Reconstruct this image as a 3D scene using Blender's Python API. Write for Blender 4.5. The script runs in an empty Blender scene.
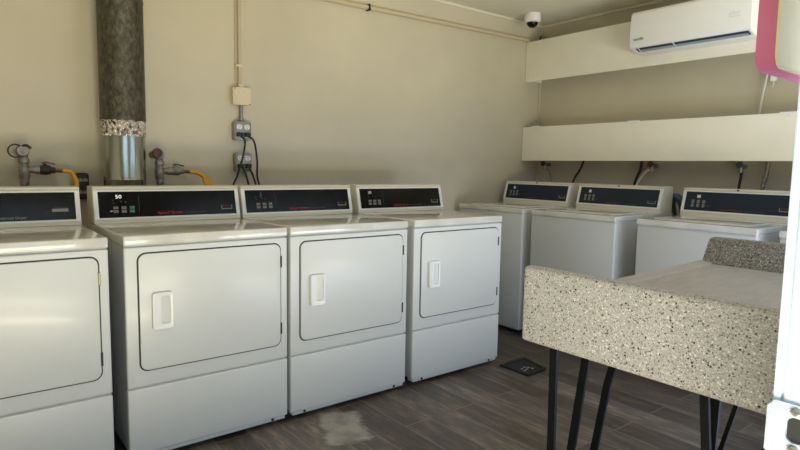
import bpy, bmesh, math, random
from mathutils import Vector, Matrix
random.seed(4)
S = bpy.context.scene
COL = S.collection
PI = math.pi

# ------------------------------------------------------------------ materials
def lin(c):
    return tuple(((x/255)/12.92 if x/255 <= .04045 else ((x/255+.055)/1.055)**2.4) for x in c)

def base_mat(name, rgb, rough=.5, metal=0.0, coat=0.0, spec=.5):
    m = bpy.data.materials.new(name); m.use_nodes = True
    b = m.node_tree.nodes['Principled BSDF']
    b.inputs['Base Color'].default_value = (*lin(rgb), 1)
    b.inputs['Roughness'].default_value = rough
    b.inputs['Metallic'].default_value = metal
    b.inputs['Coat Weight'].default_value = coat
    b.inputs['Coat Roughness'].default_value = .08
    b.inputs['Specular IOR Level'].default_value = spec
    return m

class N:
    """tiny node-graph helper"""
    def __init__(self, m):
        self.m = m; self.t = m.node_tree; self.b = self.t.nodes['Principled BSDF']
        self.co = self.t.nodes.new('ShaderNodeTexCoord').outputs['Object']
    def new(self, kind, **kw):
        n = self.t.nodes.new(kind)
        for k, v in kw.items():
            if k in n.inputs: self.put(n.inputs[k], v)
            else: setattr(n, k, v)
        return n
    def put(self, s, v):
        if isinstance(v, bpy.types.NodeSocket): self.t.links.new(v, s)
        else: s.default_value = v
    def math(self, op, a, b=0.0, c=None):
        n = self.t.nodes.new('ShaderNodeMath'); n.operation = op
        self.put(n.inputs[0], a); self.put(n.inputs[1], b)
        if c is not None: self.put(n.inputs[2], c)
        return n.outputs[0]
    def mapping(self, scale=(1,1,1), rot=(0,0,0), loc=(0,0,0), src=None):
        n = self.t.nodes.new('ShaderNodeMapping')
        self.t.links.new(src or self.co, n.inputs['Vector'])
        n.inputs['Scale'].default_value = scale; n.inputs['Rotation'].default_value = rot; n.inputs['Location'].default_value = loc
        return n.outputs[0]
    def noise(self, scale, detail=4, rough=.6, vec=None):
        n = self.t.nodes.new('ShaderNodeTexNoise')
        self.t.links.new(vec or self.co, n.inputs['Vector'])
        n.inputs['Scale'].default_value = scale; n.inputs['Detail'].default_value = detail; n.inputs['Roughness'].default_value = rough
        return n.outputs['Fac']
    def ramp(self, fac, stops, interp='LINEAR'):
        n = self.t.nodes.new('ShaderNodeValToRGB'); n.color_ramp.interpolation = interp
        e = n.color_ramp.elements
        while len(e) < len(stops): e.new(.5)
        for el, (p, c) in zip(e, stops):
            el.position = p
            el.color = (*lin(c), 1) if isinstance(c, tuple) else (c, c, c, 1)
        self.t.links.new(fac, n.inputs['Fac'])
        return n.outputs['Color']
    def mix(self, fac, a, b, mode='MIX'):
        n = self.t.nodes.new('ShaderNodeMix'); n.data_type = 'RGBA'; n.blend_type = mode
        self.put(n.inputs[0], fac); self.put(n.inputs[6], a); self.put(n.inputs[7], b)
        return n.outputs[2]
    def bump(self, h, strength=.2, dist=.01):
        n = self.t.nodes.new('ShaderNodeBump'); n.inputs['Strength'].default_value = strength; n.inputs['Distance'].default_value = dist
        self.t.links.new(h, n.inputs['Height']); self.t.links.new(n.outputs[0], self.b.inputs['Normal'])
    def color(self, c): self.t.links.new(c, self.b.inputs['Base Color'])
    def rough(self, c): self.t.links.new(c, self.b.inputs['Roughness'])

def painted(name, rgb, rough, amount=.06, scale=1.2, bump=.12):
    m = base_mat(name, rgb, rough); n = N(m)
    f = n.noise(scale, 3)
    d = tuple(int(c*(1-amount)) for c in rgb); u = tuple(min(255, int(c*(1+amount))) for c in rgb)
    n.color(n.ramp(f, [(.3, d), (.7, u)]))
    n.bump(n.noise(140, 3), bump, .002)
    return m

M = {}
M['wall'] = painted('beige_wall_paint', (198, 190, 168), .62, .035)
M['ceiling'] = painted('ceiling_paint', (220, 214, 196), .7, .03)
M['trim'] = painted('painted_trim', (222, 216, 198), .45, .02)
M['board'] = painted('white_painted_board', (248, 243, 228), .42, .015, 2.5, .05)
M['enamel'] = base_mat('white_enamel', (215, 217, 213), .34, 0, .08)
n = N(M['enamel']); n.bump(n.noise(420, 2), .05, .0006)
M['enamel_top'] = base_mat('white_enamel_top', (222, 221, 213), .16, 0, .5)
n = N(M['enamel_top']); n.color(n.ramp(n.noise(5, 5), [(.35, (206, 204, 194)), (.65, (226, 225, 217))]))
M['enamel_side'] = base_mat('grey_enamel_side', (200, 202, 202), .4)
n = N(M['enamel_side']); n.bump(n.noise(420, 2), .06, .0006)
M['frame'] = base_mat('cream_plastic', (226, 221, 203), .35); N(M['frame'])
M['plastic'] = base_mat('white_plastic', (240, 240, 236), .3); N(M['plastic'])
M['seal'] = base_mat('dark_seal', (48, 47, 44), .7); N(M['seal'])
M['panel_haze'] = base_mat('black_panel_blue_haze', (26, 42, 58), .3, 0, 0, .3); N(M['panel_haze'])  # washers' black panel, bluish reflected haze put into its base colour
M['panel'] = base_mat('black_gloss_panel', (9, 10, 12), .2, 0, 0, .28)
n = N(M['panel']); n.rough(n.ramp(n.noise(30, 4), [(.3, .12), (.7, .22)]))
M['black'] = base_mat('black_rubber', (20, 20, 21), .55); N(M['black'])
M['steel_black'] = base_mat('black_painted_steel', (8, 10, 12), .6, 0, 0, .3); n = N(M['steel_black']); n.bump(n.noise(120, 3), .2, .001)
M['red_ink'] = base_mat('red_ink', (170, 18, 36), .4); N(M['red_ink'])
M['grey_ink'] = base_mat('grey_ink', (150, 150, 148), .4); N(M['grey_ink'])
M['dim_ink'] = base_mat('dim_ink', (70, 70, 70), .4); N(M['dim_ink'])
M['white_ink'] = base_mat('white_ink', (225, 225, 220), .4); N(M['white_ink'])
M['button'] = base_mat('button_grey', (128, 120, 116), .4); N(M['button'])
M['button_green'] = base_mat('button_green', (84, 140, 118), .4); N(M['button_green'])
M['lit'] = base_mat('lit_digits', (255, 255, 250), .4)
M['lit'].node_tree.nodes['Principled BSDF'].inputs['Emission Color'].default_value = (1, 1, .96, 1)
M['lit'].node_tree.nodes['Principled BSDF'].inputs['Emission Strength'].default_value = .5
M['brass'] = base_mat('brass', (122, 110, 84), .35, 1); N(M['brass'])
M['yellow'] = base_mat('yellow_hose', (226, 160, 28), .45); n = N(M['yellow']); n.bump(n.noise(60), .1, .002)
M['red_handle'] = base_mat('dull_red_paint', (112, 40, 38), .5); N(M['red_handle'])
M['knob_dark'] = base_mat('worn_dark_red_knob', (74, 40, 38), .5); N(M['knob_dark'])
M['conduit'] = base_mat('painted_conduit', (192, 178, 148), .5); N(M['conduit'])
M['box_paint'] = base_mat('cream_box_paint', (212, 200, 168), .5); N(M['box_paint'])
M['iron'] = base_mat('grey_iron_pipe', (118, 116, 108), .5, .5); n = N(M['iron']); n.color(n.ramp(n.noise(40), [(.3, (104, 102, 95)), (.7, (164, 161, 150))])); n.bump(n.noise(90), .3, .002)
M['steel'] = base_mat('dull_steel', (150, 148, 140), .38, .8); N(M['steel'])
M['wire_white'] = base_mat('white_cable', (214, 212, 204), .5); N(M['wire_white'])
M['teal'] = base_mat('grey_blue_hose', (62, 82, 92), .4); N(M['teal'])
M['pink'] = base_mat('pink_plastic', (220, 124, 160), .4); n = N(M['pink']); n.bump(n.noise(150), .1, .001)
M['cream'] = base_mat('pale_yellow_panel', (255, 246, 196), .4); N(M['cream'])
M['ac_blue'] = base_mat('dark_blue_vent', (42, 54, 72), .5); N(M['ac_blue'])
M['ac_vane'] = base_mat('blue_grey_vane', (150, 162, 172), .45); N(M['ac_vane'])
M['tray'] = base_mat('black_flat_tray', (30, 30, 31), .5); n = N(M['tray']); n.bump(n.noise(80), .3, .003)
M['jamb'] = base_mat('white_door_paint', (196, 210, 220), .4)
n = N(M['jamb']); n.color(n.mix(n.ramp(n.noise(16, 6, .7), [(.60, 0.0), (.72, 1.0)]), (*lin((194, 209, 219)), 1), (*lin((190, 182, 170)), 1)))
M['galv_plate'] = base_mat('zinc_plate', (196, 208, 216), .35, .15); n = N(M['galv_plate']); n.color(n.ramp(n.noise(60, 5), [(.3, (152, 166, 176)), (.7, (186, 198, 206))]))

# galvanised duct (bright) and weathered duct (dark)
m = base_mat('bright_galvanised_sheet', (176, 184, 178), .2, 1); n = N(m); M['galv'] = m
f = n.noise(9, 5, .6, n.mapping((3, 3, .35)))
n.color(n.ramp(f, [(.3, (128, 136, 128)), (.7, (190, 196, 190))])); n.rough(n.ramp(n.noise(22, 4), [(.3, .14), (.7, .26)]))
m = base_mat('weathered_duct_sheet', (86, 84, 72), .5, .65); n = N(m); M['old_duct'] = m
f = n.noise(46, 7, .75, n.mapping((1, 1, .55)))
n.color(n.ramp(f, [(.34, (56, 55, 46)), (.5, (84, 82, 70)), (.66, (116, 113, 98))])); n.rough(n.ramp(f, [(.3, .4), (.7, .62)])); n.bump(f, .3, .003)
m = base_mat('crumpled_foil', (214, 206, 196), .18, 1); n = N(m); M['foil'] = m
f = n.noise(60, 4, .6); n.color(n.ramp(f, [(.36, (96, 84, 76)), (.54, (240, 234, 226))])); n.bump(f, 1, .02)

def terrazzo(name, matrix, chips, scale, worn=0.0, rough=.55):
    m = base_mat(name, matrix, rough); n = N(m)
    v = n.new('ShaderNodeTexVoronoi', Scale=scale); n.t.links.new(n.co, v.inputs['Vector'])
    sep = n.t.nodes.new('ShaderNodeSeparateColor'); n.t.links.new(v.outputs['Color'], sep.inputs[0])
    size = n.math('MULTIPLY', sep.outputs[1], .42)
    mask = n.math('LESS_THAN', v.outputs['Distance'], n.math('ADD', size, .12))
    chip = n.ramp(sep.outputs[0], chips, 'CONSTANT')
    blot = n.ramp(n.noise(7, 4), [(.3, tuple(int(c*.93) for c in matrix)), (.7, matrix)])
    c = n.mix(mask, blot, chip)
    # fine aggregate
    v2 = n.new('ShaderNodeTexVoronoi', Scale=scale*2.3); n.t.links.new(n.co, v2.inputs['Vector'])
    s2 = n.t.nodes.new('ShaderNodeSeparateColor'); n.t.links.new(v2.outputs['Color'], s2.inputs[0])
    c = n.mix(n.math('MULTIPLY', n.math('GREATER_THAN', s2.outputs[0], .72), .55), c, n.ramp(s2.outputs[1], [(0, (84, 82, 78)), (.25, (146, 143, 136)), (.5, (222, 220, 214))], 'CONSTANT'))
    if worn: c = n.mix(worn, c, n.ramp(n.noise(9, 6, .7, n.mapping((1, 3, 1))), [(.3, tuple(int(x*.86) for x in matrix)), (.7, matrix)]))
    n.color(c); n.bump(n.noise(260, 3), .25, .0015)
    return m
M['terr'] = terrazzo('speckled_terrazzo', (186, 184, 178), [(0, (26, 25, 26)), (.06, (92, 88, 82)), (.17, (146, 143, 136)), (.36, (190, 188, 182)), (.70, (222, 221, 216)), (.95, (172, 158, 142))], 175)
M['terr_deck'] = terrazzo('worn_terrazzo', (186, 176, 164), [(0, (126, 121, 116)), (.2, (158, 153, 147)), (.6, (194, 189, 182))], 165, .78, .5)
M['terr_back'] = terrazzo('coarse_terrazzo', (132, 127, 117), [(0, (48, 47, 44)), (.28, (92, 88, 82)), (.5, (150, 145, 134)), (.8, (186, 180, 168))], 150)

# floor: vinyl planks running towards the dryers
m = base_mat('wood_look_vinyl', (90, 82, 74), .42); n = N(m); M['floor'] = m
geo = n.t.nodes.new('ShaderNodeTexCoord')
sw = n.t.nodes.new('ShaderNodeSeparateXYZ'); n.t.links.new(n.co, sw.inputs[0])
cb = n.t.nodes.new('ShaderNodeCombineXYZ'); n.t.links.new(sw.outputs[1], cb.inputs[0]); n.t.links.new(sw.outputs[0], cb.inputs[1])
br = n.t.nodes.new('ShaderNodeTexBrick'); n.t.links.new(cb.outputs[0], br.inputs['Vector'])
br.offset = .37; br.inputs['Scale'].default_value = 1; br.inputs['Brick Width'].default_value = .95; br.inputs['Row Height'].default_value = .152
br.inputs['Mortar Size'].default_value = .0022; br.inputs['Mortar Smooth'].default_value = .3
br.inputs['Color1'].default_value = (.0, .0, .0, 1); br.inputs['Color2'].default_value = (1, 1, 1, 1); br.inputs['Mortar'].default_value = (.5, .5, .5, 1)
tone = n.ramp(br.outputs['Color'], [(0, (96, 88, 80)), (.5, (120, 113, 106)), (1, (143, 137, 131))])
off = n.new('ShaderNodeVectorMath', operation='ADD'); n.t.links.new(n.mapping((12, 2.0, 1)), off.inputs[0]); n.t.links.new(br.outputs['Color'], off.inputs[1])
g1 = n.noise(2.2, 8, .68, off.outputs[0])
g2 = n.noise(3.2, 9, .75, n.mapping((40, 3.4, 1)))
tone = n.mix(.62, tone, n.ramp(g1, [(.34, (54, 51, 48)), (.5, (140, 132, 123)), (.66, (232, 220, 206))]), 'OVERLAY')
tone = n.mix(.50, tone, n.ramp(g2, [(.32, (60, 57, 54)), (.68, (206, 198, 188))]), 'OVERLAY')
tone = n.mix(n.math('MULTIPLY', br.outputs['Fac'], .55), tone, (*lin((158, 148, 136)), 1))
# pale cement patch worn into the floor
pv = n.mapping((1, 1, 1), (0, 0, math.radians(14)), (0, 0, 0), None)
pm = n.t.nodes.new('ShaderNodeVectorMath'); pm.operation = 'SUBTRACT'
n.t.links.new(n.co, pm.inputs[0]); pm.inputs[1].default_value = (.985, -.185, 0)
pr_ = n.t.nodes.new('ShaderNodeVectorRotate'); pr_.rotation_type = 'Z_AXIS'; n.t.links.new(pm.outputs[0], pr_.inputs['Vector']); pr_.inputs['Angle'].default_value = math.radians(22)
ps = n.t.nodes.new('ShaderNodeSeparateXYZ'); n.t.links.new(pr_.outputs[0], ps.inputs[0])
wob = n.math('MULTIPLY', n.math('SUBTRACT', n.noise(12, 7, .75), .5), .16)
dx = n.math('SUBTRACT', n.math('ABSOLUTE', ps.outputs[0]), .10)
dy = n.math('SUBTRACT', n.math('ABSOLUTE', ps.outputs[1]), .165)
sd = n.math('ADD', n.math('MAXIMUM', dx, dy), wob)
pmask = n.math('MULTIPLY', n.ramp(n.math('ADD', sd, .5), [(.478, 1.0), (.508, 0.0)]), .85)
tone = n.mix(pmask, tone, n.ramp(n.noise(11, 6), [(.3, (128, 122, 112)), (.6, (172, 166, 153))]))
n.color(tone); n.rough(n.ramp(g1, [(.3, .36), (.7, .52)])); n.bump(n.math('SUBTRACT', g2, n.math('MULTIPLY', br.outputs['Fac'], .8)), .12, .002)
M['pave'] = painted('pale_concrete', (176, 164, 146), .8, .06)

# ------------------------------------------------------------------ geometry helpers
def obj(name, bm, mat, parent=None, smooth=False, loc=(0, 0, 0)):
    bmesh.ops.recalc_face_normals(bm, faces=bm.faces[:])
    me = bpy.data.meshes.new(name); bm.to_mesh(me); bm.free()
    me.materials.append(mat)
    if smooth:
        for p in me.polygons: p.use_smooth = True
        try: me.set_sharp_from_angle(angle=math.radians(38))
        except Exception: pass
    o = bpy.data.objects.new(name, me); COL.objects.link(o); o.location = loc
    if parent: o.parent = parent
    return o
def thing(name, label, cat, loc=(0, 0, 0), rz=0, group=None):
    o = bpy.data.objects.new(name, None); COL.objects.link(o); o.empty_display_size = .1
    o.location = loc; o.rotation_euler = (0, 0, rz); tag(o, label, cat, group); return o
def tag(o, label, cat, group=None):
    o['label'] = label; o['category'] = cat
    if group: o['group'] = group
    return o
def struct(name, bm, mat, smooth=False):
    o = obj(name, bm, mat, None, smooth); o['kind'] = 'structure'; return o
def B(): return bmesh.new()
def box(bm, x0, x1, y0, y1, z0, z1, bev=0, seg=2):
    t = bmesh.new(); bmesh.ops.create_cube(t, size=1)
    for v in t.verts: v.co = Vector(((x0+x1)/2+v.co.x*(x1-x0), (y0+y1)/2+v.co.y*(y1-y0), (z0+z1)/2+v.co.z*(z1-z0)))
    if bev: bmesh.ops.bevel(t, geom=t.edges[:], offset=bev, segments=seg, profile=.6, affect='EDGES')
    join(bm, t); return bm
def join(bm, t):
    me = bpy.data.meshes.new('tmp'); t.to_mesh(me); t.free(); bm.from_mesh(me); bpy.data.meshes.remove(me)
def cyl(bm, a, b, r, r2=None, seg=24, caps=True):
    a = Vector(a); b = Vector(b); d = b-a; t = bmesh.new()
    bmesh.ops.create_cone(t, cap_ends=caps, segments=seg, radius1=r, radius2=r if r2 is None else r2, depth=d.length)
    q = Vector((0, 0, 1)).rotation_difference(d.normalized()).to_matrix().to_4x4()
    t.transform(Matrix.Translation((a+b)/2) @ q); join(bm, t); return bm
def lathe(bm, prof, c=(0, 0, 0), axis=(0, 0, 1), seg=32):
    """prof: list of (r, h)"""
    t = bmesh.new(); rings = []
    for r, h in prof:
        rings.append([t.verts.new((max(r, 1e-5)*math.cos(2*PI*k/seg), max(r, 1e-5)*math.sin(2*PI*k/seg), h)) for k in range(seg)])
    for A, C in zip(rings, rings[1:]):
        for k in range(seg): t.faces.new((A[k], A[(k+1) % seg], C[(k+1) % seg], C[k]))
    if prof[0][0] > 1e-4: t.faces.new(rings[0][::-1])
    if prof[-1][0] > 1e-4: t.faces.new(rings[-1])
    q = Vector((0, 0, 1)).rotation_difference(Vector(axis).normalized()).to_matrix().to_4x4()
    t.transform(Matrix.Translation(Vector(c)) @ q); join(bm, t); return bm
def catmull(pts, n=8):
    P = [Vector(p) for p in pts]; P = [2*P[0]-P[1]] + P + [2*P[-1]-P[-2]]; out = []
    for i in range(1, len(P)-2):
        for k in range(n):
            t = k/n; a, b, c, d = P[i-1:i+3]
            out.append(.5*((2*b)+(c-a)*t+(2*a-5*b+4*c-d)*t*t+(3*b-a-3*c+d)*t**3))
    out.append(P[-2]); return out
def tube(bm, pts, r, seg=10, smooth=True, n=8):
    P = catmull(pts, n) if smooth and len(pts) > 2 else [Vector(p) for p in pts]
    up = None; rings = []
    for i, p in enumerate(P):
        d = (P[min(i+1, len(P)-1)]-P[max(i-1, 0)]).normalized()
        if up is None:
            up = d.orthogonal().normalized()
        up = (up-d*up.dot(d)).normalized(); w = d.cross(up)
        rings.append([bm.verts.new(p+(up*math.cos(2*PI*k/seg)+w*math.sin(2*PI*k/seg))*r) for k in range(seg)])
    for A, C in zip(rings, rings[1:]):
        for k in range(seg): bm.faces.new((A[k], A[(k+1) % seg], C[(k+1) % seg], C[k]))
    bm.faces.new(rings[0][::-1]); bm.faces.new(rings[-1]); return bm
def bar(bm, pts, w, t, wdir=(0, 1, 0)):
    """flat strap along pts; w along wdir, t across"""
    rings = []
    P = [Vector(p) for p in pts]
    for i, p in enumerate(P):
        d = (P[min(i+1, len(P)-1)]-P[max(i-1, 0)]).normalized()
        a = Vector(wdir); a = (a-d*a.dot(d)).normalized(); c = d.cross(a)
        rings.append([bm.verts.new(p+a*w/2*sx+c*t/2*sy) for sx, sy in ((-1, -1), (1, -1), (1, 1), (-1, 1))])
    for A, C in zip(rings, rings[1:]):
        for k in range(4): bm.faces.new((A[k], A[(k+1) % 4], C[(k+1) % 4], C[k]))
    bm.faces.new(rings[0][::-1]); bm.faces.new(rings[-1]); return bm
def rrect(w, h, r, n=6):
    """rounded rectangle outline centred on origin"""
    out = []
    for cx, cy, a0 in ((w/2-r, h/2-r, 0), (-w/2+r, h/2-r, PI/2), (-w/2+r, -h/2+r, PI), (w/2-r, -h/2+r, 1.5*PI)):
        for k in range(n+1):
            a = a0+PI/2*k/n; out.append((cx+r*math.cos(a), cy+r*math.sin(a)))
    return out
def prism_xz(bm, pts, y0, y1, bev=0):
    """outline in xz extruded from y0 (front) to y1"""
    t = bmesh.new()
    A = [t.verts.new((x, y0, z)) for x, z in pts]; C = [t.verts.new((x, y1, z)) for x, z in pts]
    f = t.faces.new(A); t.faces.new(C[::-1])
    for k in range(len(pts)): t.faces.new((A[k], C[k], C[(k+1) % len(pts)], A[(k+1) % len(pts)]))
    if bev: bmesh.ops.bevel(t, geom=[e for e in f.edges], offset=bev, segments=3, profile=.6, affect='EDGES')
    join(bm, t); return bm
def prism_yz(bm, pts, x0, x1, bev=0):
    t = bmesh.new()
    A = [t.verts.new((x0, y, z)) for y, z in pts]; C = [t.verts.new((x1, y, z)) for y, z in pts]
    t.faces.new(A); t.faces.new(C[::-1])
    for k in range(len(pts)): t.faces.new((A[k], C[k], C[(k+1) % len(pts)], A[(k+1) % len(pts)]))
    bmesh.ops.recalc_face_normals(t, faces=t.faces[:])
    if bev: bmesh.ops.bevel(t, geom=t.edges[:], offset=bev, segments=3, profile=.6, affect='EDGES')
    join(bm, t); return bm
def ring_xz(bm, outer, inner, y0, y1, yi=None):
    """frame between two same-length outlines; yi = depth of the inner rim"""
    t = bmesh.new(); yi = y0 if yi is None else yi
    a = [t.verts.new((x, y0, z)) for x, z in outer]; b = [t.verts.new((x, yi, z)) for x, z in inner]
    c = [t.verts.new((x, y1, z)) for x, z in outer]; d = [t.verts.new((x, y1, z)) for x, z in inner]
    k = len(outer)
    for i in range(k):
        j = (i+1) % k
        t.faces.new((a[i], a[j], b[j], b[i])); t.faces.new((a[i], c[i], c[j], a[j]))
        t.faces.new((b[i], b[j], d[j], d[i])); t.faces.new((c[i], d[i], d[j], c[j]))
    join(bm, t); return bm
def text_mesh(s, size, bold=0.0):
    cu = bpy.data.curves.new('t', 'FONT'); cu.body = s; cu.size = size; cu.extrude = .0003; cu.offset = bold; cu.resolution_u = 3
    o = bpy.data.objects.new('t', cu); COL.objects.link(o)
    bpy.context.view_layer.update()
    me = bpy.data.meshes.new_from_object(o)
    bpy.data.objects.remove(o); bpy.data.curves.remove(cu)
    bm = bmesh.new(); bm.from_mesh(me); bpy.data.meshes.remove(me); return bm
def plane_matrix(o, ux, uy):
    ux = Vector(ux).normalized(); uy = Vector(uy).normalized(); w = ux.cross(uy)
    return Matrix(((ux.x, uy.x, w.x, o[0]), (ux.y, uy.y, w.y, o[1]), (ux.z, uy.z, w.z, o[2]), (0, 0, 0, 1)))
def text(name, s, size, mtx, u, v, mat, parent, bold=0.0, width=None):
    bm = text_mesh(s, size, bold)
    if width:
        x1 = max(q.co.x for q in bm.verts); x0 = min(q.co.x for q in bm.verts); k = width/(x1-x0)
        for q in bm.verts: q.co.x *= k
    bm.transform(mtx @ Matrix.Translation((u, v, .0006)))
    return obj(name, bm, mat, parent)
def flat(bm, mtx, u0, u1, v0, v1, h=.0008):
    t = bmesh.new(); box(t, u0, u1, v0, v1, -.0002, h); t.transform(mtx); join(bm, t); return bm

# ------------------------------------------------------------------ room
YW, XR, ZC, YN, XL = 1.05, 3.83, 2.458, -2.05, -1.6
struct('floor', box(B(), XL-.1, XR+.1, YN-.15, YW+.1, -.1, 0), M['floor'])
struct('ceiling', box(B(), XL-.1, XR+.1, YN-.15, YW+.1, ZC, ZC+.1), M['ceiling'])
struct('wall_back', box(B(), XL-.1, XR+.1, YW, YW+.1, 0, ZC), M['wall'])
struct('wall_right', box(B(), XR, XR+.1, YN-.15, YW, 0, ZC), M['wall'])
b = B(); box(b, XL-.1, XL, YN-.15, YW, 0, ZC)
struct('wall_left', b, M['wall'])
DX0, DX1, DZ = -.62, .5, 2.12
b = B(); box(b, XL, DX0-.04, YN-.15, YN, 0, ZC); box(b, DX1+.04, 1.3, YN-.15, YN, 0, ZC); box(b, 3.2, XR, YN-.15, YN, 0, ZC); box(b, 1.3, 3.2, YN-.15, YN, 2.1, ZC); box(b, DX0-.04, DX1+.04, YN-.15, YN, DZ+.04, ZC)
struct('wall_front', b, M['wall'])
# white door frame
b = B()
prism_yz_pts = None
for x0, x1, s in ((DX1, DX1+.04, 1), (DX0-.04, DX0, -1)):
    box(b, x0, x1, YN-.16, YN-.016, 0, DZ+.04, .003)
    box(b, x0, x1, YN-.013, YN-.003, 0, DZ+.04, .003)        # rounded inner nosing, a groove behind it
    box(b, x0+.004, x1, YN-.02, YN-.012, 0, DZ+.04)
box(b, DX0, DX1, YN-.16, YN, DZ, DZ+.04, .003)
struct('door_1', b, M['jamb'])
def rot_to_x(bm, x):      # outline built in (x=u, y=depth, z) turned to face -x at plane x
    bm.transform(Matrix.Translation((x, 0, 0)) @ Matrix.Rotation(-PI/2, 4, 'Z')); return bm
# strike plate: built facing -y with u increasing to the right as seen, then turned to face -x
def sp(bm): return rot_to_x(bm, DX1)
sy = 2.083   # centre of plate in u = -y
plate = thing('strike_plate', 'shiny zinc strike plate screwed into the white door jamb', 'strike plate', (0, 0, 0))
b = ring_xz(B(), [(sy+x, .840+z) for x, z in rrect(.062, .078, .008)], [(sy+.007+x, .843+z) for x, z in rrect(.034, .036, .010)], -.004, 0)
prism_xz(b, [(sy-.034, .806), (sy-.027, .801), (sy-.027, .876), (sy-.034, .870)], -.006, -.001, .001)
obj('plate', sp(b), M['galv_plate'], plate, True)
b = prism_xz(B(), [(sy+.007+x, .843+z) for x, z in rrect(.032, .034, .009)], -.0012, -.0002)
obj('latch_hole', sp(b), M['black'], plate)
for z in (.8695, .8165):
    b = lathe(B(), [(.0062, 0), (.0062, .0015), (.0045, .003), (0, .003)], (sy+.001, -.0035, z), (0, -1, 0), 20)
    box(b, sy-.006, sy+.008, -.0072, -.0062, z-.001, z+.001); box(b, sy, sy+.002, -.0072, -.0062, z-.0045, z+.0045)
    obj('screw', sp(b), M['steel'], plate, True)
# trims
struct('trim_1', tube(B(), [(1.2, YW-.008, ZC-.008), (XR, YW-.008, ZC-.008)], .011, 8, False), M['trim'], True)
struct('trim_2', tube(B(), [(XR-.008, YW, ZC-.008), (XR-.008, YN, ZC-.008)], .011, 8, False), M['trim'], True)
struct('trim_3', box(B(), XR-.022, XR, YW-.016, YW, 1.4, ZC, .003), M['wall'])
struct('trim_4', box(B(), XL, XR, YW-.012, YW, 0, .09, .003), M['trim'])
# pavement outside the door
struct('floor_outside', box(B(), -8, 8, -12, YN-.15, -.14, -.01), M['pave'])

# ------------------------------------------------------------------ appliances
def slope_panel(parent, W, yb, zb, yt, zt, kind, inset=.02):
    """white wedge console with a black fascia; kind selects what is lit/printed"""
    c = B()
    yk = yt+.125
    prism_yz(c, [(yb, .914), (yb, zb), (yt, zt-.014), (yt-.006, zt-.010), (yt-.006, zt-.002), (yt, zt), (yk, zt), (yk, .914)], .0, W, .0025)
    con = obj('control_console', c, M['frame'], parent)
    d = Vector((0, yt-yb, zt-.014-zb)); L = d.length
    mtx = plane_matrix((0, yb, zb), (1, 0, 0), d)
    v0, v1 = .012, L-.010; u0, u1 = inset, W-inset
    pb = B(); flat(pb, mtx, u0, u1, v0, v1, .0012); obj('fascia', pb, M['panel_haze'] if kind > 10 else M['panel'], con)
    # light raised frame around the fascia
    fr = B()
    flat(fr, mtx, 0.002, u0, v0-.008, v1+.006, .005); flat(fr, mtx, u1, W-.002, v0-.008, v1+.006, .005)
    flat(fr, mtx, u0, u1, v1, v1+.006, .005); flat(fr, mtx, u0, u1, v0-.008, v0, .005)
    obj('fascia_frame', fr, M['plastic'], con)
    mt = mtx @ Matrix.Translation((u0, v0, .0012)); w = u1-u0; h = v1-v0
    return con, mt, w, h
def button(con, mt, u, v, mat, s=.019, hgt=.030):
    b = B()
    flat(b, mt, u-s/2, u+s/2, v+.002, v+hgt/2); flat(b, mt, u-s/2, u+s/2, v-hgt/2, v-.002)
    obj('button', b, mat, con)
def badge(con, mt, w, h, two=False):
    b = B(); u = w*.925; v = h*.30
    flat(b, mt, u-.028, u-.025, v-.008, v+.010); flat(b, mt, u+.025, u+.028, v-.008, v+.010); flat(b, mt, u-.028, u+.028, v-.011, v-.007)
    o = obj('badge', b, M['grey_ink'], con)
    text('badge_lettering', 'Quantum', .016, mt, u-.024, v+.002, M['red_handle'], con, 0, .048)
    return o
def lettering(con, mt, w, h, red=True):
    if red:
        text('brand_lettering', 'Speed Queen', .017, mt, w*.395, h*.10, M['red_ink'], con, .0004, .118)
        text('kind_lettering', 'Commercial', .015, mt, w*.395+.128, h*.10, M['dim_ink'], con, 0, .095)

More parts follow.
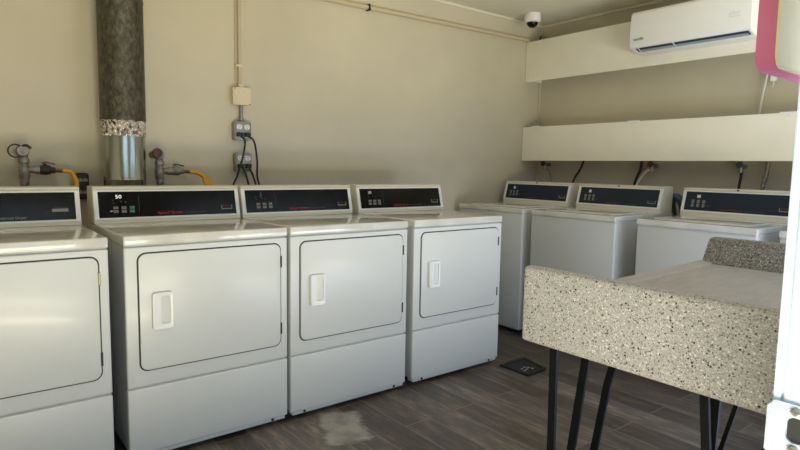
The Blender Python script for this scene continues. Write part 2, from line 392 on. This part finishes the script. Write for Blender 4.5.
def make_dryer(a, label, kind, rz=0.0):
    W = .683
    t = thing('clothes_dryer', label, 'dryer', (a, 0, 0), rz, 'row of white dryers along the beige wall')
    # body shell behind the front panels
    b = B(); box(b, .004, W-.004, .012, .711, .045, .874, .004)
    obj('cabinet', b, M['enamel_side'], t)
    b = B(); box(b, .001, W-.001, 0, .03, .3145, .869, .007, 3); obj('front_panel', b, M['enamel'], t, True)
    b = B(); box(b, .001, W-.001, -.001, .03, .040, .3085, .007, 3); box(b, .012, W-.012, .004, .05, .024, .06, .004)
    lo = obj('lower_panel', b, M['enamel'], t, True)
    for x in (.075, W-.075):
        b = lathe(B(), [(.007, 0), (.007, .003), (0, .0045)], (x, .0045, .034), (0, -1, 0), 14); obj('screw', b, M['seal'], lo, True)
    b = B(); box(b, 0, W, -.003, .711, .874, .914, .008, 3); obj('top_lid', b, M['enamel_top'], t, True)
    b = B(); box(b, .03, W-.03, .05, .68, .012, .05); obj('base', b, M['seal'], t)
    for x, y in ((.06, .08), (W-.06, .08), (.06, .65), (W-.06, .65)):
        obj('foot', lathe(B(), [(.018, 0), (.018, .008), (.008, .014), (.008, .02)], (x, y, 0)), M['black'], t, True)
    # door
    cx, cz, w, h = .348, .6115, .594, .461
    o = prism_xz(B(), [(cx+x, cz+z) for x, z in rrect(w+.011, h+.011, .033)], -.0016, .004); obj('door_seal', o, M['seal'], t)
    o = prism_xz(B(), [(cx+x, cz+z) for x, z in rrect(w, h, .028)], -.007, .002, .003); door = obj('door', o, M['enamel'], t, True)
    hx, hz = .133, .615
    out = [(hx+x-(.006*(1-(z/.072)**2) if x < 0 else 0), hz+z) for x, z in rrect(.074, .144, .008, 8)]
    inn = [(hx+.012+x, hz+.002+z) for x, z in rrect(.036, .112, .010, 8)]
    hb = ring_xz(B(), out, inn, -.024, -.006, -.022)
    prism_xz(hb, [(hx-.034+x, hz+z) for x, z in rrect(.010, .13, .004, 4)], -.0265, -.016, .002)
    han = obj('handle', hb, M['plastic'], door, True)
    pb = bmesh.new()
    A = [pb.verts.new((x, -.0078 if x < hx+.012 else -.0185, z)) for x, z in inn]; pb.faces.new(A)
    obj('handle_recess', pb, M['enamel'], door)  # pocket shade put into the colour: greyer than the handle around it
    for z in (.762, .457):
        b = B(); box(b, cx+w/2-.001, cx+w/2+.007, -.010, .001, z-.026, z+.026, .002)
        obj('hinge', b, M['brass'] if kind == 1 and z > .6 else M['seal'], door)
    con, mt, w, h = slope_panel(t, W, .5295, .927, .5636, 1.0806, kind)
    if kind == 1:
        text('kind_lettering', 'Commercial Dryer', .016, mt, w*.512, h*.08, M['grey_ink'], con, 0, .130)
        b = B(); flat(b, mt, w*.86, w*.86+.062, h*.30, h*.30+.013); obj('badge', b, M['grey_ink'], con)
        text('badge_lettering', 'Quantum', .015, mt, w*.86+.008, h*.42, M['red_handle'], con, 0, .05)
        return t
    badge(con, mt, w, h); lettering(con, mt, w, h)
    for k, f in enumerate((.112, .166, .220)):
        button(con, mt, w*f, h*.31, M['button_green'] if (k == 2 and kind < 4) else M['button'], .021 if kind < 4 else .022)
    b = B(); flat(b, mt, w*.268, w*.268+.0016, h*.18, h*.85); obj('divider_line', b, M['dim_ink'], con)
    for u, v in ((.092, .66), (.095, .55), (.145, .60), (.175, .57)):
        b = B(); flat(b, mt, w*u, w*u+.005, h*v, h*v+.006); obj('indicator', b, M['dim_ink'], con)
    if kind == 2:
        text('display_digits', '50', .024, mt, w*.112, h*.74, M['lit'], con, 0, .026)
        b = B(); flat(b, mt, w*.074, w*.09, h*.24, h*.275); obj('lit_arrow', b, M['white_ink'], con)
    elif kind == 4:
        b = B(); flat(b, mt, w*.10, w*.14, h*.74, h*.88); obj('display', b, M['grey_ink'], con)
    else:
        b = B(); flat(b, mt, w*.135, w*.147, h*.68, h*.90); obj('display', b, M['dim_ink'], con)
    return t
dryers = []
dryers.append(make_dryer(-.6205, 'leftmost white dryer, cut off by the photo edge, grey lettering on its black panel', 1))
dryers.append(make_dryer(.1139, 'white dryer right of the big metal duct, its panel showing 50 in lit digits', 2))
dryers.append(make_dryer(.811, 'white dryer third from the left, behind the pale patch on the floor', 3))
dryers.append(make_dryer(1.537, 'white dryer at the right end of the row, next to the corner washer', 4))

def make_washer(y, label, kind):
    W = .651
    t = thing('washing_machine', label, 'washer', (2.7963, y, 0), -PI/2, 'row of white washers under the long white boards')
    b = B(); box(b, .003, W-.003, .010, .70, .03, .886, .010, 3); obj('cabinet', b, M['enamel_side'], t, True)
    b = B(); box(b, .006, W-.006, .004, .02, .04, .872, .005); obj('front_panel', b, M['enamel_side'], t, True)
    b = B(); box(b, 0, W, 0, .70, .8797, .914, .007, 3); top = obj('top', b, M['enamel_top'], t, True)
    b = B(); box(b, .07, W-.07, .07, .46, .912, .922, .004); obj('lid', b, M['enamel_top'], t, True)
    b = B(); box(b, .02, W-.02, .03, .68, .012, .04); obj('base', b, M['seal'], t)
    for x, yy in ((.05, .07), (W-.05, .07), (.05, .64), (W-.05, .64)):
        obj('foot', lathe(B(), [(.018, 0), (.018, .008), (.008, .014), (.008, .03)], (x, yy, 0)), M['black'], t, True)
    con, mt, w, h = slope_panel(t, W, .5215, .9394, .5587, 1.0919, kind+10)
    badge(con, mt, w, h)
    text('brand_lettering', 'Speed Queen', .015, mt, w*.37, h*.08, M['red_handle'], con, .0003, .12)
    text('kind_lettering', 'Commercial', .014, mt, w*.37+.13, h*.08, M['dim_ink'], con, 0, .10)
    b = B(); flat(b, mt, w*.115, w*.150, h*.68, h*.84); obj('display', b, M['white_ink'], con)
    for f in (.08, .135, .19):
        button(con, mt, w*f, h*.38, M['button'], .017, .046)
    b = B(); flat(b, mt, w*.23, w*.25, h*.24, h*.30); obj('indicator', b, M['dim_ink'], con)
    b = lathe(B(), [(.006, 0), (.006, .002), (0, .003)], (W/2, .553, 1.086), (0, -1, 0), 14); obj('lock', b, M['seal'], con, True)
    return t
make_washer(.9797, 'white washer in the room corner, leftmost of the washers', 1)
make_washer(.256, 'white washer second from the corner, a dark hose coiled at its right', 2)
make_washer(-.5312, 'white washer behind the speckled stone sink, third from the corner', 3)
make_washer(-1.275, 'white washer at the far right, almost hidden by the door jamb', 4)

# ------------------------------------------------------------------ exhaust duct
du = thing('exhaust_duct', 'large round metal duct, dark above and shiny below, behind the dryers', 'duct', (.330, .905, 0))
obj('old_pipe', lathe(B(), [(.107, 1.405), (.109, 1.41), (.107, 1.42), (.107, 1.99), (.1095, 2.0), (.107, 2.01), (.107, ZC-.001)], seg=64), M['old_duct'], du, True)
b = lathe(B(), [(.101, .0), (.101, 1.10), (.103, 1.105), (.101, 1.11), (.101, 1.34)], seg=64)
box(b, -.035, -.028, -.100, -.092, 0, 1.34)
obj('new_pipe', b, M['galv'], du, True)
b = bmesh.new(); rings = []
SEG, LV = 96, 16
for j in range(LV+1):
    z = 1.325+(1.412-1.325)*j/LV
    rings.append([b.verts.new(((.1045+random.uniform(-.0028, .0028))*math.cos(2*PI*k/SEG), (.1045+random.uniform(-.0028, .0028))*math.sin(2*PI*k/SEG), z+random.uniform(-.001, .001))) for k in range(SEG)])
for A, C in zip(rings, rings[1:]):
    for k in range(SEG): b.faces.new((A[k], A[(k+1) % SEG], C[(k+1) % SEG], C[k]))
obj('foil_tape', b, M['foil'], du)

# ------------------------------------------------------------------ gas lines
def gas(dx, label, red):
    t = thing('gas_pipe', label, 'gas pipe', (dx, 0, 0), 0, 'gas pipes behind the dryers')
    y = .93
    b = cyl(B(), (-.108, y, 0), (-.108, y, 1.12), .0135)
    lathe(b, [(.017, 0), (.020, .006), (.020, .026), (.017, .032)], (-.108, y, 1.075), seg=20)
    lathe(b, [(.021, 0), (.024, .01), (.024, .05), (.019, .065), (.019, .075), (.024, .08), (.024, .095), (.018, .105)], (-.108, y, 1.105), seg=20)
    cyl(b, (-.108, y, 1.15), (-.045, y, 1.15), .017); cyl(b, (-.062, y, 1.15), (-.045, y, 1.15), .021)
    cyl(b, (-.108, y, 1.20), (-.108, y+.01, 1.25), .019); lathe(b, [(.023, -.03), (.027, -.02), (.027, .02), (.023, .03)], (-.112, y, 1.238), (0, 1, 0), 20)
    cyl(b, (-.112, y, 1.238), (-.112, YW, 1.238), .02)
    obj('pipe', b, M['iron'], t, True)
    hv = bmesh.new()
    if not red:
        tube(hv, [(-.140+.030*math.cos(a), y-.02, 1.238+.030*math.sin(a)) for a in [k*2*PI/16 for k in range(17)]], .0035, 8, False)
        tube(hv, [(-.112, y-.03, 1.262), (-.095, y-.035, 1.264), (-.080, y-.04, 1.250)], .006, 8)
        obj('valve_wheel', hv, M['seal'], t, True)
    else:
        lathe(hv, [(.0, -.045), (.024, -.04), (.027, -.03), (.022, -.02), (.010, -.018), (.010, .02)], (-.125, y, 1.245), (0, 1, 0), 20)
        obj('valve_knob', hv, M['knob_dark'], t, True)
    b = cyl(B(), (-.045, y, 1.15), (.02, y, 1.148), .015); lathe(b, [(.012, -.03), (.022, -.02), (.024, 0), (.022, .02), (.012, .03)], (-.022, y, 1.15), (1, 0, 0), 20)
    cyl(b, (-.022, y, 1.15), (-.022, y, 1.182), .008)
    obj('valve', b, M['seal'] if not red else M['iron'], t, True)
    b = B(); bar(b, [(-.035, y, 1.184), (-.02, y, 1.188), (.02, y, 1.178)], .016, .006); obj('lever', b, M['red_handle'] if not red else M['seal'], t)
    b = cyl(B(), (.02, y, 1.148), (.045, y, 1.147), .0115, seg=6); cyl(b, (.045, y, 1.147), (.058, y, 1.146), .009)
    obj('nipple', b, M['brass'], t, True)
    b = B()
    if not red: tube(b, [(.052, y, 1.146), (.085, y, 1.143), (.100, y, 1.120), (.110, y-.005, 1.08), (.095, y-.01, 1.0), (.03, y-.01, .8), (-.02, y-.05, .6)], .0105, 12)
    else: tube(b, [(.052, y, 1.146), (.095, y, 1.140), (.145, y, 1.108), (.185, y-.01, 1.06), (.21, y-.02, .98), (.22, y-.03, .8), (.16, y-.05, .6)], .0105, 12)
    obj('hose', b, M['yellow'], t, True)
    if red:
        b = B(); bar(b, [(.135, y-.02, 1.12), (.150, y-.024, 1.06), (.148, y-.02, .99)], .04, .012, (1, 0, 0)); obj('hose_tag', b, M['yellow'], t)
    return t
gas(0, 'grey gas pipe left of the duct with a red lever and yellow hose', False)
gas(.618, 'grey gas pipe right of the duct with a red knob and yellow hose', True)

# ------------------------------------------------------------------ electrics on the back wall
ec = thing('electrical_conduit', 'thin painted vertical conduit with a square junction box at its foot', 'conduit', (1.012, YW, 0))
b = tube(B(), [(0, -.014, 1.648), (0, -.014, ZC)], .010, 12, False); tube(b, [(-.022, -.006, 1.652), (-.022, -.006, ZC)], .003, 8, False)
obj('tube', b, M['conduit'], ec, True)
b = B(); box(b, -.028, .014, -.026, 0, 1.772, 1.786, .002); lathe(b, [(.006, 0), (.006, .004), (0, .006)], (-.022, -.014, 1.779), (0, -1, 0), 12)
obj('pipe_strap', b, M['box_paint'], ec)
b = B(); box(b, -.012, .018, -.03, 0, 1.646, 1.672, .003); obj('connector', b, M['box_paint'], ec)
b = B(); box(b, -.054, .054, -.045, 0, 1.548, 1.648, .003); jb = obj('junction_box', b, M['box_paint'], ec)
b = B(); box(b, -.056, .056, -.049, -.044, 1.546, 1.650, .002); obj('cover', b, M['box_paint'], jb)
for x, z in ((-.045, 1.642), (.048, 1.552)):
    obj('screw', lathe(B(), [(.004, 0), (.004, .0015), (0, .002)], (x, -.0485, z), (0, -1, 0), 10), M['seal'], jb)
b = tube(B(), [(.004, -.02, 1.455), (.004, -.02, 1.546)], .011, 12, False); cyl(b, (.004, -.02, 1.455), (.004, -.02, 1.475), .015)
obj('short_tube', b, M['steel'], ec, True)
def outlet(x, z, w, h, label, dark=False):
    o = thing('power_outlet', label, 'outlet', (x, YW, z), 0, 'power outlets on the wall behind the dryers')
    b = prism_xz(B(), [(a, c) for a, c in rrect(w, h, .014)], -.045, 0, .004); obj('box', b, M['black'] if dark else M['steel'], o, True)
    b = prism_xz(B(), [(a, c) for a, c in rrect(w-.014, h-.014, .01)], -.049, -.045, .002); pl_ = obj('cover_plate', b, M['seal'] if dark else M['steel'], o, True)
    if dark: spots = [(sx*.012, sz*.031) for sx in (-1, 1) for sz in (-1, 1)]; r = .0105
    else: spots = [(sx*.024, sz*.024) for sx in (-1, 1) for sz in (-1, 1)]; r = .0165
    for k, (a, c) in enumerate(spots):
        b = prism_xz(B(), [(a+p, c+q) for p, q in rrect(r*2, r*1.75, r*.6)], -.052, -.048, .001); rc = obj('receptacle', b, M['grey_ink'] if dark else M['white_ink'], pl_)
        b = B()
        for d in (-.0055, .0055): box(b, a+d-.0014, a+d+.0014, -.0526, -.0515, c, c+.009)
        cyl(b, (a, -.0526, c-.007), (a, -.0515, c-.007), .0026, seg=10)
        obj('socket_slots', b, M['seal'], rc)
    return o
outlet(1.016, 1.392, .106, .112, 'grey metal outlet box, the upper one with two black plugs')
outlet(1.020, 1.206, .102, .112, 'grey metal outlet box, the lower one, just above the dryer console')
outlet(.150, 1.068, .058, .135, 'black outlet with pale sockets in the gap left of the duct', True)
def cord(pts, dryer, plug):
    t = bpy.data.objects.new('power_cord', None); COL.objects.link(t); t.parent = dryer; t.location = (-dryer.location.x, 0, 0); t['label'] = 'black power cord'
    x, y, z = plug
    b = B(); box(b, x-.015, x+.015, y-.032, y+.004, z-.012, z+.014, .006); obj('plug', b, M['black'], t, True)
    obj('cable', tube(B(), pts, .0058, 10), M['black'], t, True)
yo = YW-.056
cord([(.986, yo-.02, 1.362), (1.002, yo-.05, 1.33), (.985, yo-.06, 1.24), (.950, yo-.06, 1.13), (.915, yo-.06, 1.04), (.90, yo-.05, .85), (.92, yo-.03, .5)], dryers[1], (.986, yo, 1.368))
cord([(1.034, yo-.02, 1.362), (1.062, yo-.045, 1.33), (1.078, yo-.05, 1.22), (1.078, yo-.05, 1.12), (1.10, yo-.05, 1.03), (1.13, yo-.04, .8), (1.12, yo-.03, .5)], dryers[3], (1.034, yo, 1.368))
cord([(.990, yo-.02, 1.178), (1.005, yo-.035, 1.15), (1.03, yo-.04, 1.06), (1.045, yo-.04, .95), (1.04, yo-.03, .6)], dryers[0], (.990, yo, 1.182))
cord([(1.038, yo-.02, 1.178), (1.058, yo-.03, 1.13), (1.078, yo-.035, 1.05), (1.09, yo-.03, .9), (1.08, yo-.02, .6)], dryers[2], (1.038, yo, 1.182))

# horizontal conduit high on the back wall
hc = thing('pipe_run', 'long painted pipe running along the beige wall just below the ceiling', 'pipe', (0, 0, 0))
obj('tube', tube(B(), [(1.3, YW-.02, 2.272), (1.9, YW-.02, 2.280), (3.62, YW-.02, 2.306)], .017, 12, False), M['conduit'], hc, True)
b = B(); box(b, 1.930, 1.945, YW-.040, YW, 2.258, 2.302, .002); cyl(b, (1.938, YW-.046, 2.262), (1.938, YW-.035, 2.262), .008, seg=12)
obj('pipe_strap', b, M['seal'], hc)

# ------------------------------------------------------------------ right wall: long boxed covers
def cover(name, x0, z0, z1, label, tabs):
    t = thing(name, label, 'boxed cover', (x0, YW, z0), 0, 'long boxed covers on the right wall')
    L = YW-.004-YN
    b = B(); box(b, 0, .018, -L, -.004, 0, z1-z0, .003); obj('front_board', b, M['board'], t, True)
    b = B(); box(b, .018, XR-x0-.003, -L, -.004, z1-z0-.018, z1-z0-.002); obj('top_board', b, M['board'], t)
    b = B(); box(b, .018, XR-x0-.003, -.020, -.004, .018, z1-z0-.018); obj('end_board', b, M['board'], t)
    for y in tabs:
        b = B(); box(b, -.004, .002, y-.045-YW, y+.045-YW, z1-z0-.014, z1-z0+.006, .001); box(b, -.006, -.002, y-.02-YW, y+.02-YW, z1-z0-.022, z1-z0-.008, .001); obj('latch', b, M['plastic'], t)
    return t
cover('pipe_cover', 3.62, 1.947, 2.287, 'upper long white boxed board near the ceiling, behind the air conditioner', [])
cover('pipe_cover', 3.612, 1.268, 1.558, 'lower long white boxed board just above the washers', [.90, .0, -1.0])
b = tube(B(), [(3.66, .93, 2.287), (3.66, .93, 2.312), (3.655, .915, 2.325)], .007, 8); tag(obj('cable_stub', b, M['seal'], None, True), 'tiny dark cable end sticking up from the upper white boxed board', 'cable')

# air conditioner
ac = thing('air_conditioner', 'white wall air conditioner with a dark blue air outlet', 'air conditioner', (3.405, -.058, 2.02), -PI/2)
W = .778
prof = [(.012, .026), (0, .042), (-.002, .16), (.006, .25), (.022, .268), (.06, .273), (.213, .273), (.213, .0), (.13, -.006), (.10, -.006)]
b = prism_yz(B(), prof, 0, W, .004); body = obj('body', b, M['plastic'], ac, True)
d = Vector((0, .012-.100, .026+.006)); mt = plane_matrix((0, .100, -.006), (1, 0, 0), d)
b = B(); flat(b, mt, .035, W-.02, .034, d.length-.010, .001); obj('air_outlet', b, M['ac_blue'], ac)
b = B(); flat(b, mt, .05, W-.03, .034, .060, .004); vane = obj('vane', b, M['ac_vane'], ac)
for u in (.055, .30, .77):
    b = B(); flat(b, mt, u-.0025, u+.0025, .034, .090, .005); obj('vane_clip', b, M['plastic'], ac)
mtf = plane_matrix((0, -.0022, .055), (1, 0, 0), (0, -.0002, .1))
text('brand_lettering', 'senville', .026, mtf, .028, .016, M['grey_ink'], ac, .0006, .075)
b = B()
for k in range(4): flat(b, mtf, .655+k*.016, .663+k*.016, .070+.004*(k % 2), .086+.004*(k % 2), .0012)
flat(b, mtf, .65, .72, .058, .062, .0012)
obj('display', b, M['white_ink'], ac)

# dome camera
cam_ = thing('security_camera', 'small white dome camera with a dark lens on the ceiling corner', 'camera', (3.44, .84, ZC))
obj('housing', lathe(B(), [(.062, 0), (.066, -.006), (.066, -.060), (.058, -.068), (.044, -.070)], seg=40), M['plastic'], cam_, True)
obj('dome', lathe(B(), [(.046, -.066), (.045, -.078), (.036, -.096), (.02, -.108), (0, -.112)], seg=32), M['panel'], cam_, True)

# hoses and faucets under the lower board
def hose(name, label, pts, r, mat, cat='hose', group=None):
    o = obj(name, tube(B(), pts, r, 10), mat, None, True); return tag(o, label, cat, group)
wx = 3.79
def faucet(y, label, hmat):
    t = thing('hose_faucet', label, 'faucet', (wx, y, 1.235), 0, 'faucets under the lower white board')
    b = cyl(B(), (.04, 0, 0), (-.03, 0, 0), .014); cyl(b, (-.03, 0, .02), (-.03, 0, -.03), .013); cyl(b, (-.03, 0, -.03), (-.03, 0, -.042), .017)
    obj('spout', b, M['steel'], t, True)
    b = lathe(B(), [(.006, 0), (.006, .02), (.022, .022), (.022, .032), (0, .034)], (-.03, 0, .01), (-1, 0, 0), 16); obj('knob', b, hmat, t, True)
faucet(.905, 'dark faucet behind the corner washer', M['seal'])
faucet(-.085, 'faucet with a red knob behind the second washer', M['red_handle'])
faucet(-.70, 'faucet behind the third washer', M['teal'])
G = 'hoses and cords hanging behind the washers'
hose('water_hose', 'thin grey hose looping down behind the corner washer', [(3.76, .905, 1.20), (3.75, .86, 1.19), (3.74, .82, 1.12), (3.73, .80, 1.0), (3.72, .80, .7), (3.72, .80, .006)], .006, M['iron'], 'hose', G)
hose('water_hose', 'dark hose slanting down between the corner and second washers', [(3.76, .51, 1.268), (3.76, .54, 1.2), (3.75, .60, 1.08), (3.74, .61, .8), (3.74, .61, .009)], .009, M['seal'], 'hose', G)
hose('water_hose', 'dark hose above the right end of the second washer', [(3.76, .0, 1.268), (3.76, .01, 1.2), (3.75, .045, 1.08), (3.74, .05, .8), (3.74, .05, .01)], .010, M['black'], 'hose', G)
hose('water_hose', 'light braided hose curving down from the red knobbed faucet', [(3.76, -.085, 1.19), (3.75, -.06, 1.20), (3.74, -.01, 1.14), (3.73, .02, 1.05), (3.72, .02, .8), (3.72, .02, .009)], .009, M['wire_white'], 'hose', G)
hose('water_hose', 'dark hose hanging behind the third washer', [(3.76, -.70, 1.268), (3.76, -.705, 1.18), (3.75, -.70, 1.08), (3.74, -.69, .8), (3.74, -.69, .009)], .009, M['black'], 'hose', G)
hose('water_hose', 'grey hose near the door jamb behind the third washer', [(3.76, -.86, 1.268), (3.76, -.855, 1.18), (3.75, -.84, 1.08), (3.74, -.83, .8), (3.74, -.83, .013)], .013, M['iron'], 'hose', G)
hose('drain_hose', 'thick blue grey drain hose arched between the second and third washers', [(3.62, -.43, .024), (3.60, -.43, .60), (3.56, -.375, .85), (3.53, -.365, .97), (3.51, -.385, 1.02), (3.51, -.425, 1.01), (3.53, -.445, .95), (3.56, -.45, .8), (3.6, -.47, .4)], .026, M['teal'], 'hose')
wc = thing('white_cable', 'white cable with a dangling plug between the two long white boards', 'cable', (3.79, -.80, 1.56))
obj('cable', tube(B(), [(0, -.02, .40), (-.005, -.008, .28), (-.01, .01, .14), (-.01, .024, -.001)], .007, 10), M['wire_white'], wc, True)
obj('plug', box(B(), -.014, .014, -.059, -.027, .22, .27, .005), M['plastic'], wc, True)
b = cyl(B(), (0, -.043, .27), (0, -.043, .40), .004); obj('plug_wire', b, M['wire_white'], wc, True)
obj('plug_tail', cyl(B(), (0, -.043, .18), (0, -.043, .22), .004), M['wire_white'], wc, True)

# ------------------------------------------------------------------ stone sink
sk = thing('stone_sink', 'speckled terrazzo wash sink on black steel legs by the doorway', 'sink', (0, 0, 0))
x0, y1, y0 = .926, -1.248, -2.03
b = B(); box(b, x0, x0+.042, y0, y1, .687, .910, .013, 3); obj('apron', b, M['terr'], sk, True)
b = bmesh.new()
prof = [(x0+.040, .690), (x0+.040, .800), (2.045, .820), (2.10, .820), (2.10, .740), (1.7, .700)]
A = [b.verts.new((x, y1-.004, z)) for x, z in prof]; C = [b.verts.new((x, y0, z)) for x, z in prof]
b.faces.new(A); b.faces.new(C[::-1])
for k in range(len(prof)): b.faces.new((A[k], C[k], C[(k+1) % len(prof)], A[(k+1) % len(prof)]))
bmesh.ops.recalc_face_normals(b, faces=b.faces[:])
bmesh.ops.bevel(b, geom=b.edges[:], offset=.005, segments=2, affect='EDGES')
obj('deck', b, M['terr_deck'], sk, True)
b = bmesh.new()
A = [b.verts.new((x0+.041+u*(2.045-x0-.041), y1-.004-w_, .800+u*.020+h_)) for u, w_, h_ in ((0, 0, 0), (1, 0, 0), (1, 0, .010), (0, 0, .010))]
C = [b.verts.new((x0+.041+u*(2.045-x0-.041), y1-.004-w_, .800+u*.020+h_)) for u, w_, h_ in ((0, .05, 0), (1, .05, 0), (1, .04, .006), (0, .04, .006))]
b.faces.new(A); b.faces.new(C[::-1])
for k in range(4): b.faces.new((A[k], C[k], C[(k+1) % 4], A[(k+1) % 4]))
obj('side_lip', b, M['terr_deck'], sk)
b = bmesh.new()
prof = [(2.045, .740), (2.045, .820), (2.098, .922), (2.150, .924), (2.150, .740)]
yl = [y1-.004, y1-.010]
A = [b.verts.new((x, y1-.004-(.003 if z > .9 else 0), z)) for x, z in prof]; C = [b.verts.new((x, y0, z)) for x, z in prof]
b.faces.new(A); b.faces.new(C[::-1])
for k in range(5): b.faces.new((A[k], C[k], C[(k+1) % 5], A[(k+1) % 5]))
bmesh.ops.recalc_face_normals(b, faces=b.faces[:])
bmesh.ops.bevel(b, geom=b.edges[:], offset=.006, segments=3, affect='EDGES')
obj('backsplash', b, M['terr_back'], sk, True)
xa = .985
legs = [([(xa, -1.326, .71), (xa, -1.336, 0)], .024), ([(1.171, -1.325, .71), (1.171, -1.239, 0)], .027),
        ([(1.321, -1.345, .71), (1.321, -1.335, .62), (1.321, -1.300, .48), (1.321, -1.262, .23), (1.321, -1.222, 0)], .025),
        ([(xa, -1.752, .71), (xa, -1.820, 0)], .020), ([(1.171, -1.708, .71), (1.171, -1.693, 0)], .024)]
for pts, w_ in legs:
    b = bar(B(), pts, w_, .010); x, y, z = pts[-1]; box(b, x-.02, x+.02, y-.018, y+.018, 0, .006)
    obj('leg', b, M['steel_black'], sk)
b = bar(B(), [(1.321, -1.735, .70), (1.321, -1.585, .03)], .012, .008); obj('brace', b, M['steel_black'], sk)
b = B(); box(b, .975, 1.335, -1.345, -1.315, .684, .694); box(b, .975, 1.335, -1.765, -1.70, .684, .694); box(b, 1.31, 1.335, -1.765, -1.315, .684, .694)
obj('stand_frame', b, M['steel_black'], sk)

# flat tray on the floor
tr = thing('floor_tray', 'flat black tray lying on the floor between dryers and sink', 'tray', (0, 0, 0))
q = [(2.424, -.039), (2.374, -.250), (2.191, -.269), (2.19, -.049)]
b = bmesh.new(); cxm = sum(p[0] for p in q)/4; cym = sum(p[1] for p in q)/4
A = [b.verts.new((x, y, 0.0005)) for x, y in q]; C = [b.verts.new((x, y, .012)) for x, y in q]; D = [b.verts.new((cxm+(x-cxm)*.86, cym+(y-cym)*.86, .012)) for x, y in q]; E_ = [b.verts.new((cxm+(x-cxm)*.82, cym+(y-cym)*.82, .006)) for x, y in q]
for P, Q in ((A, C), (C, D), (D, E_)):
    for k in range(4): b.faces.new((P[k], P[(k+1) % 4], Q[(k+1) % 4], Q[k]))
b.faces.new(A[::-1]); b.faces.new(E_); obj('tray', b, M['tray'], tr)
b = B()
for x, y in ((2.25, -.17), (2.27, -.19), (2.30, -.175), (2.31, -.20), (2.285, -.16), (2.24, -.20)):
    box(b, x-.008, x+.008, y-.006, y+.006, .0055, .0085, .001)
obj('debris', b, M['grey_ink'], tr)

# hanging sign with pink shell and pale yellow face
sg = thing('hanging_sign', 'pink sided box sign with a pale yellow face and rounded corner, hanging top right', 'sign', (1.026, -1.831, 1.418))
sg.scale = (.75, .75, .75)
def half(w, h, r, n=10): return [(w/2+x, h/2+z) for x, z in rrect(w, h, r, n)]
b = prism_xz(B(), half(.46, .40, .052), 0, .050, .006); obj('shell', b, M['pink'], sg, True)
b = ring_xz(B(), [(.23+x, .20+z) for x, z in rrect(.452, .392, .048, 10)], [(.23+x, .20+z) for x, z in rrect(.436, .376, .040, 10)], -.007, .004, -.004); obj('rim', b, M['cream'], sg, True)
b = prism_xz(B(), [(.23+x, .20+z) for x, z in rrect(.436, .376, .040, 10)], -.002, .003); obj('face', b, M['cream'], sg, True)
for x in (.10, .36):
    obj('hanging_rod', cyl(B(), (x, .03, .39), (x, .03, (ZC-1.418)/.75), .006), M['steel'], sg, True)

# ------------------------------------------------------------------ light
w = bpy.data.worlds.new('daylight'); S.world = w; w.use_nodes = True
nt = w.node_tree; bg = nt.nodes['Background']
tc = nt.nodes.new('ShaderNodeTexCoord'); sx = nt.nodes.new('ShaderNodeSeparateXYZ'); nt.links.new(tc.outputs['Generated'], sx.inputs[0])
rp = nt.nodes.new('ShaderNodeValToRGB'); nt.links.new(sx.outputs[2], rp.inputs[0])
mp = nt.nodes.new('ShaderNodeMapRange'); mp.inputs[1].default_value = -1; mp.inputs[2].default_value = 1
nt.links.new(sx.outputs[2], mp.inputs[0]); nt.links.new(mp.outputs[0], rp.inputs[0])
e = rp.color_ramp.elements
e[0].position = .0; e[0].color = (0, 0, 0, 1)
e[1].position = .49; e[1].color = (.3, .3, .3, 1)
k = e.new(.52); k.color = (1.0, 1.28, 1.65, 1)
k = e.new(1.0); k.color = (.88, 1.25, 1.72, 1)
nt.links.new(rp.outputs[0], bg.inputs[0]); bg.inputs[1].default_value = 1.0
def area(name, loc, rot, sx_, sy_, power, col, portal=False):
    l = bpy.data.lights.new(name, 'AREA'); l.shape = 'RECTANGLE'; l.size = sx_; l.size_y = sy_; l.energy = power; l.color = col
    if portal: l.cycles.is_portal = True
    o = bpy.data.objects.new(name, l); COL.objects.link(o); o.location = loc; o.rotation_euler = rot; return o
area('doorway_daylight', ((DX0+DX1)/2, YN-.13, DZ/2), (PI/2, 0, 0), DX1-DX0, DZ, 1, (1, 1, 1), True)
area('second_opening_daylight', (2.25, YN-.13, 1.05), (PI/2, 0, 0), 1.9, 2.1, 1, (1, 1, 1), True)
# light thrown up into the room by the sunlit ground in front of the two openings
area('sunlit_ground_bounce', (-.1, -2.45, .01), (PI, 0, 0), 1.1, .5, 78, (1.0, .90, .70))
area('sunlit_ground_bounce', (2.0, -3.1, .01), (PI, 0, 0), 2.6, 1.4, 110, (.52, .62, 1.0))
area('sunlit_yard_bounce', (.5, -5.5, .01), (PI, 0, 0), 7, 2.5, 900, (1.0, .96, .71))

# ------------------------------------------------------------------ camera
c = bpy.data.cameras.new('camera'); co = bpy.data.objects.new('camera', c); COL.objects.link(co)
R = Vector((0.78820467, -0.61518381, 0.0168011)); U = Vector((0.04802431, 0.0887026, 0.99489975)); F = Vector((0.61353652, 0.78337777, -0.09945958))
co.matrix_world = Matrix(((R.x, U.x, -F.x, -0.39557), (R.y, U.y, -F.y, -2.34408), (R.z, U.z, -F.z, 1.19132), (0, 0, 0, 1)))
c.sensor_width = 36; c.lens = 577.165*36/800; c.clip_start = .02
S.camera = co
S.view_settings.view_transform = 'Standard'; S.view_settings.look = 'None'; S.view_settings.gamma = 1; S.view_settings.exposure = -0.02
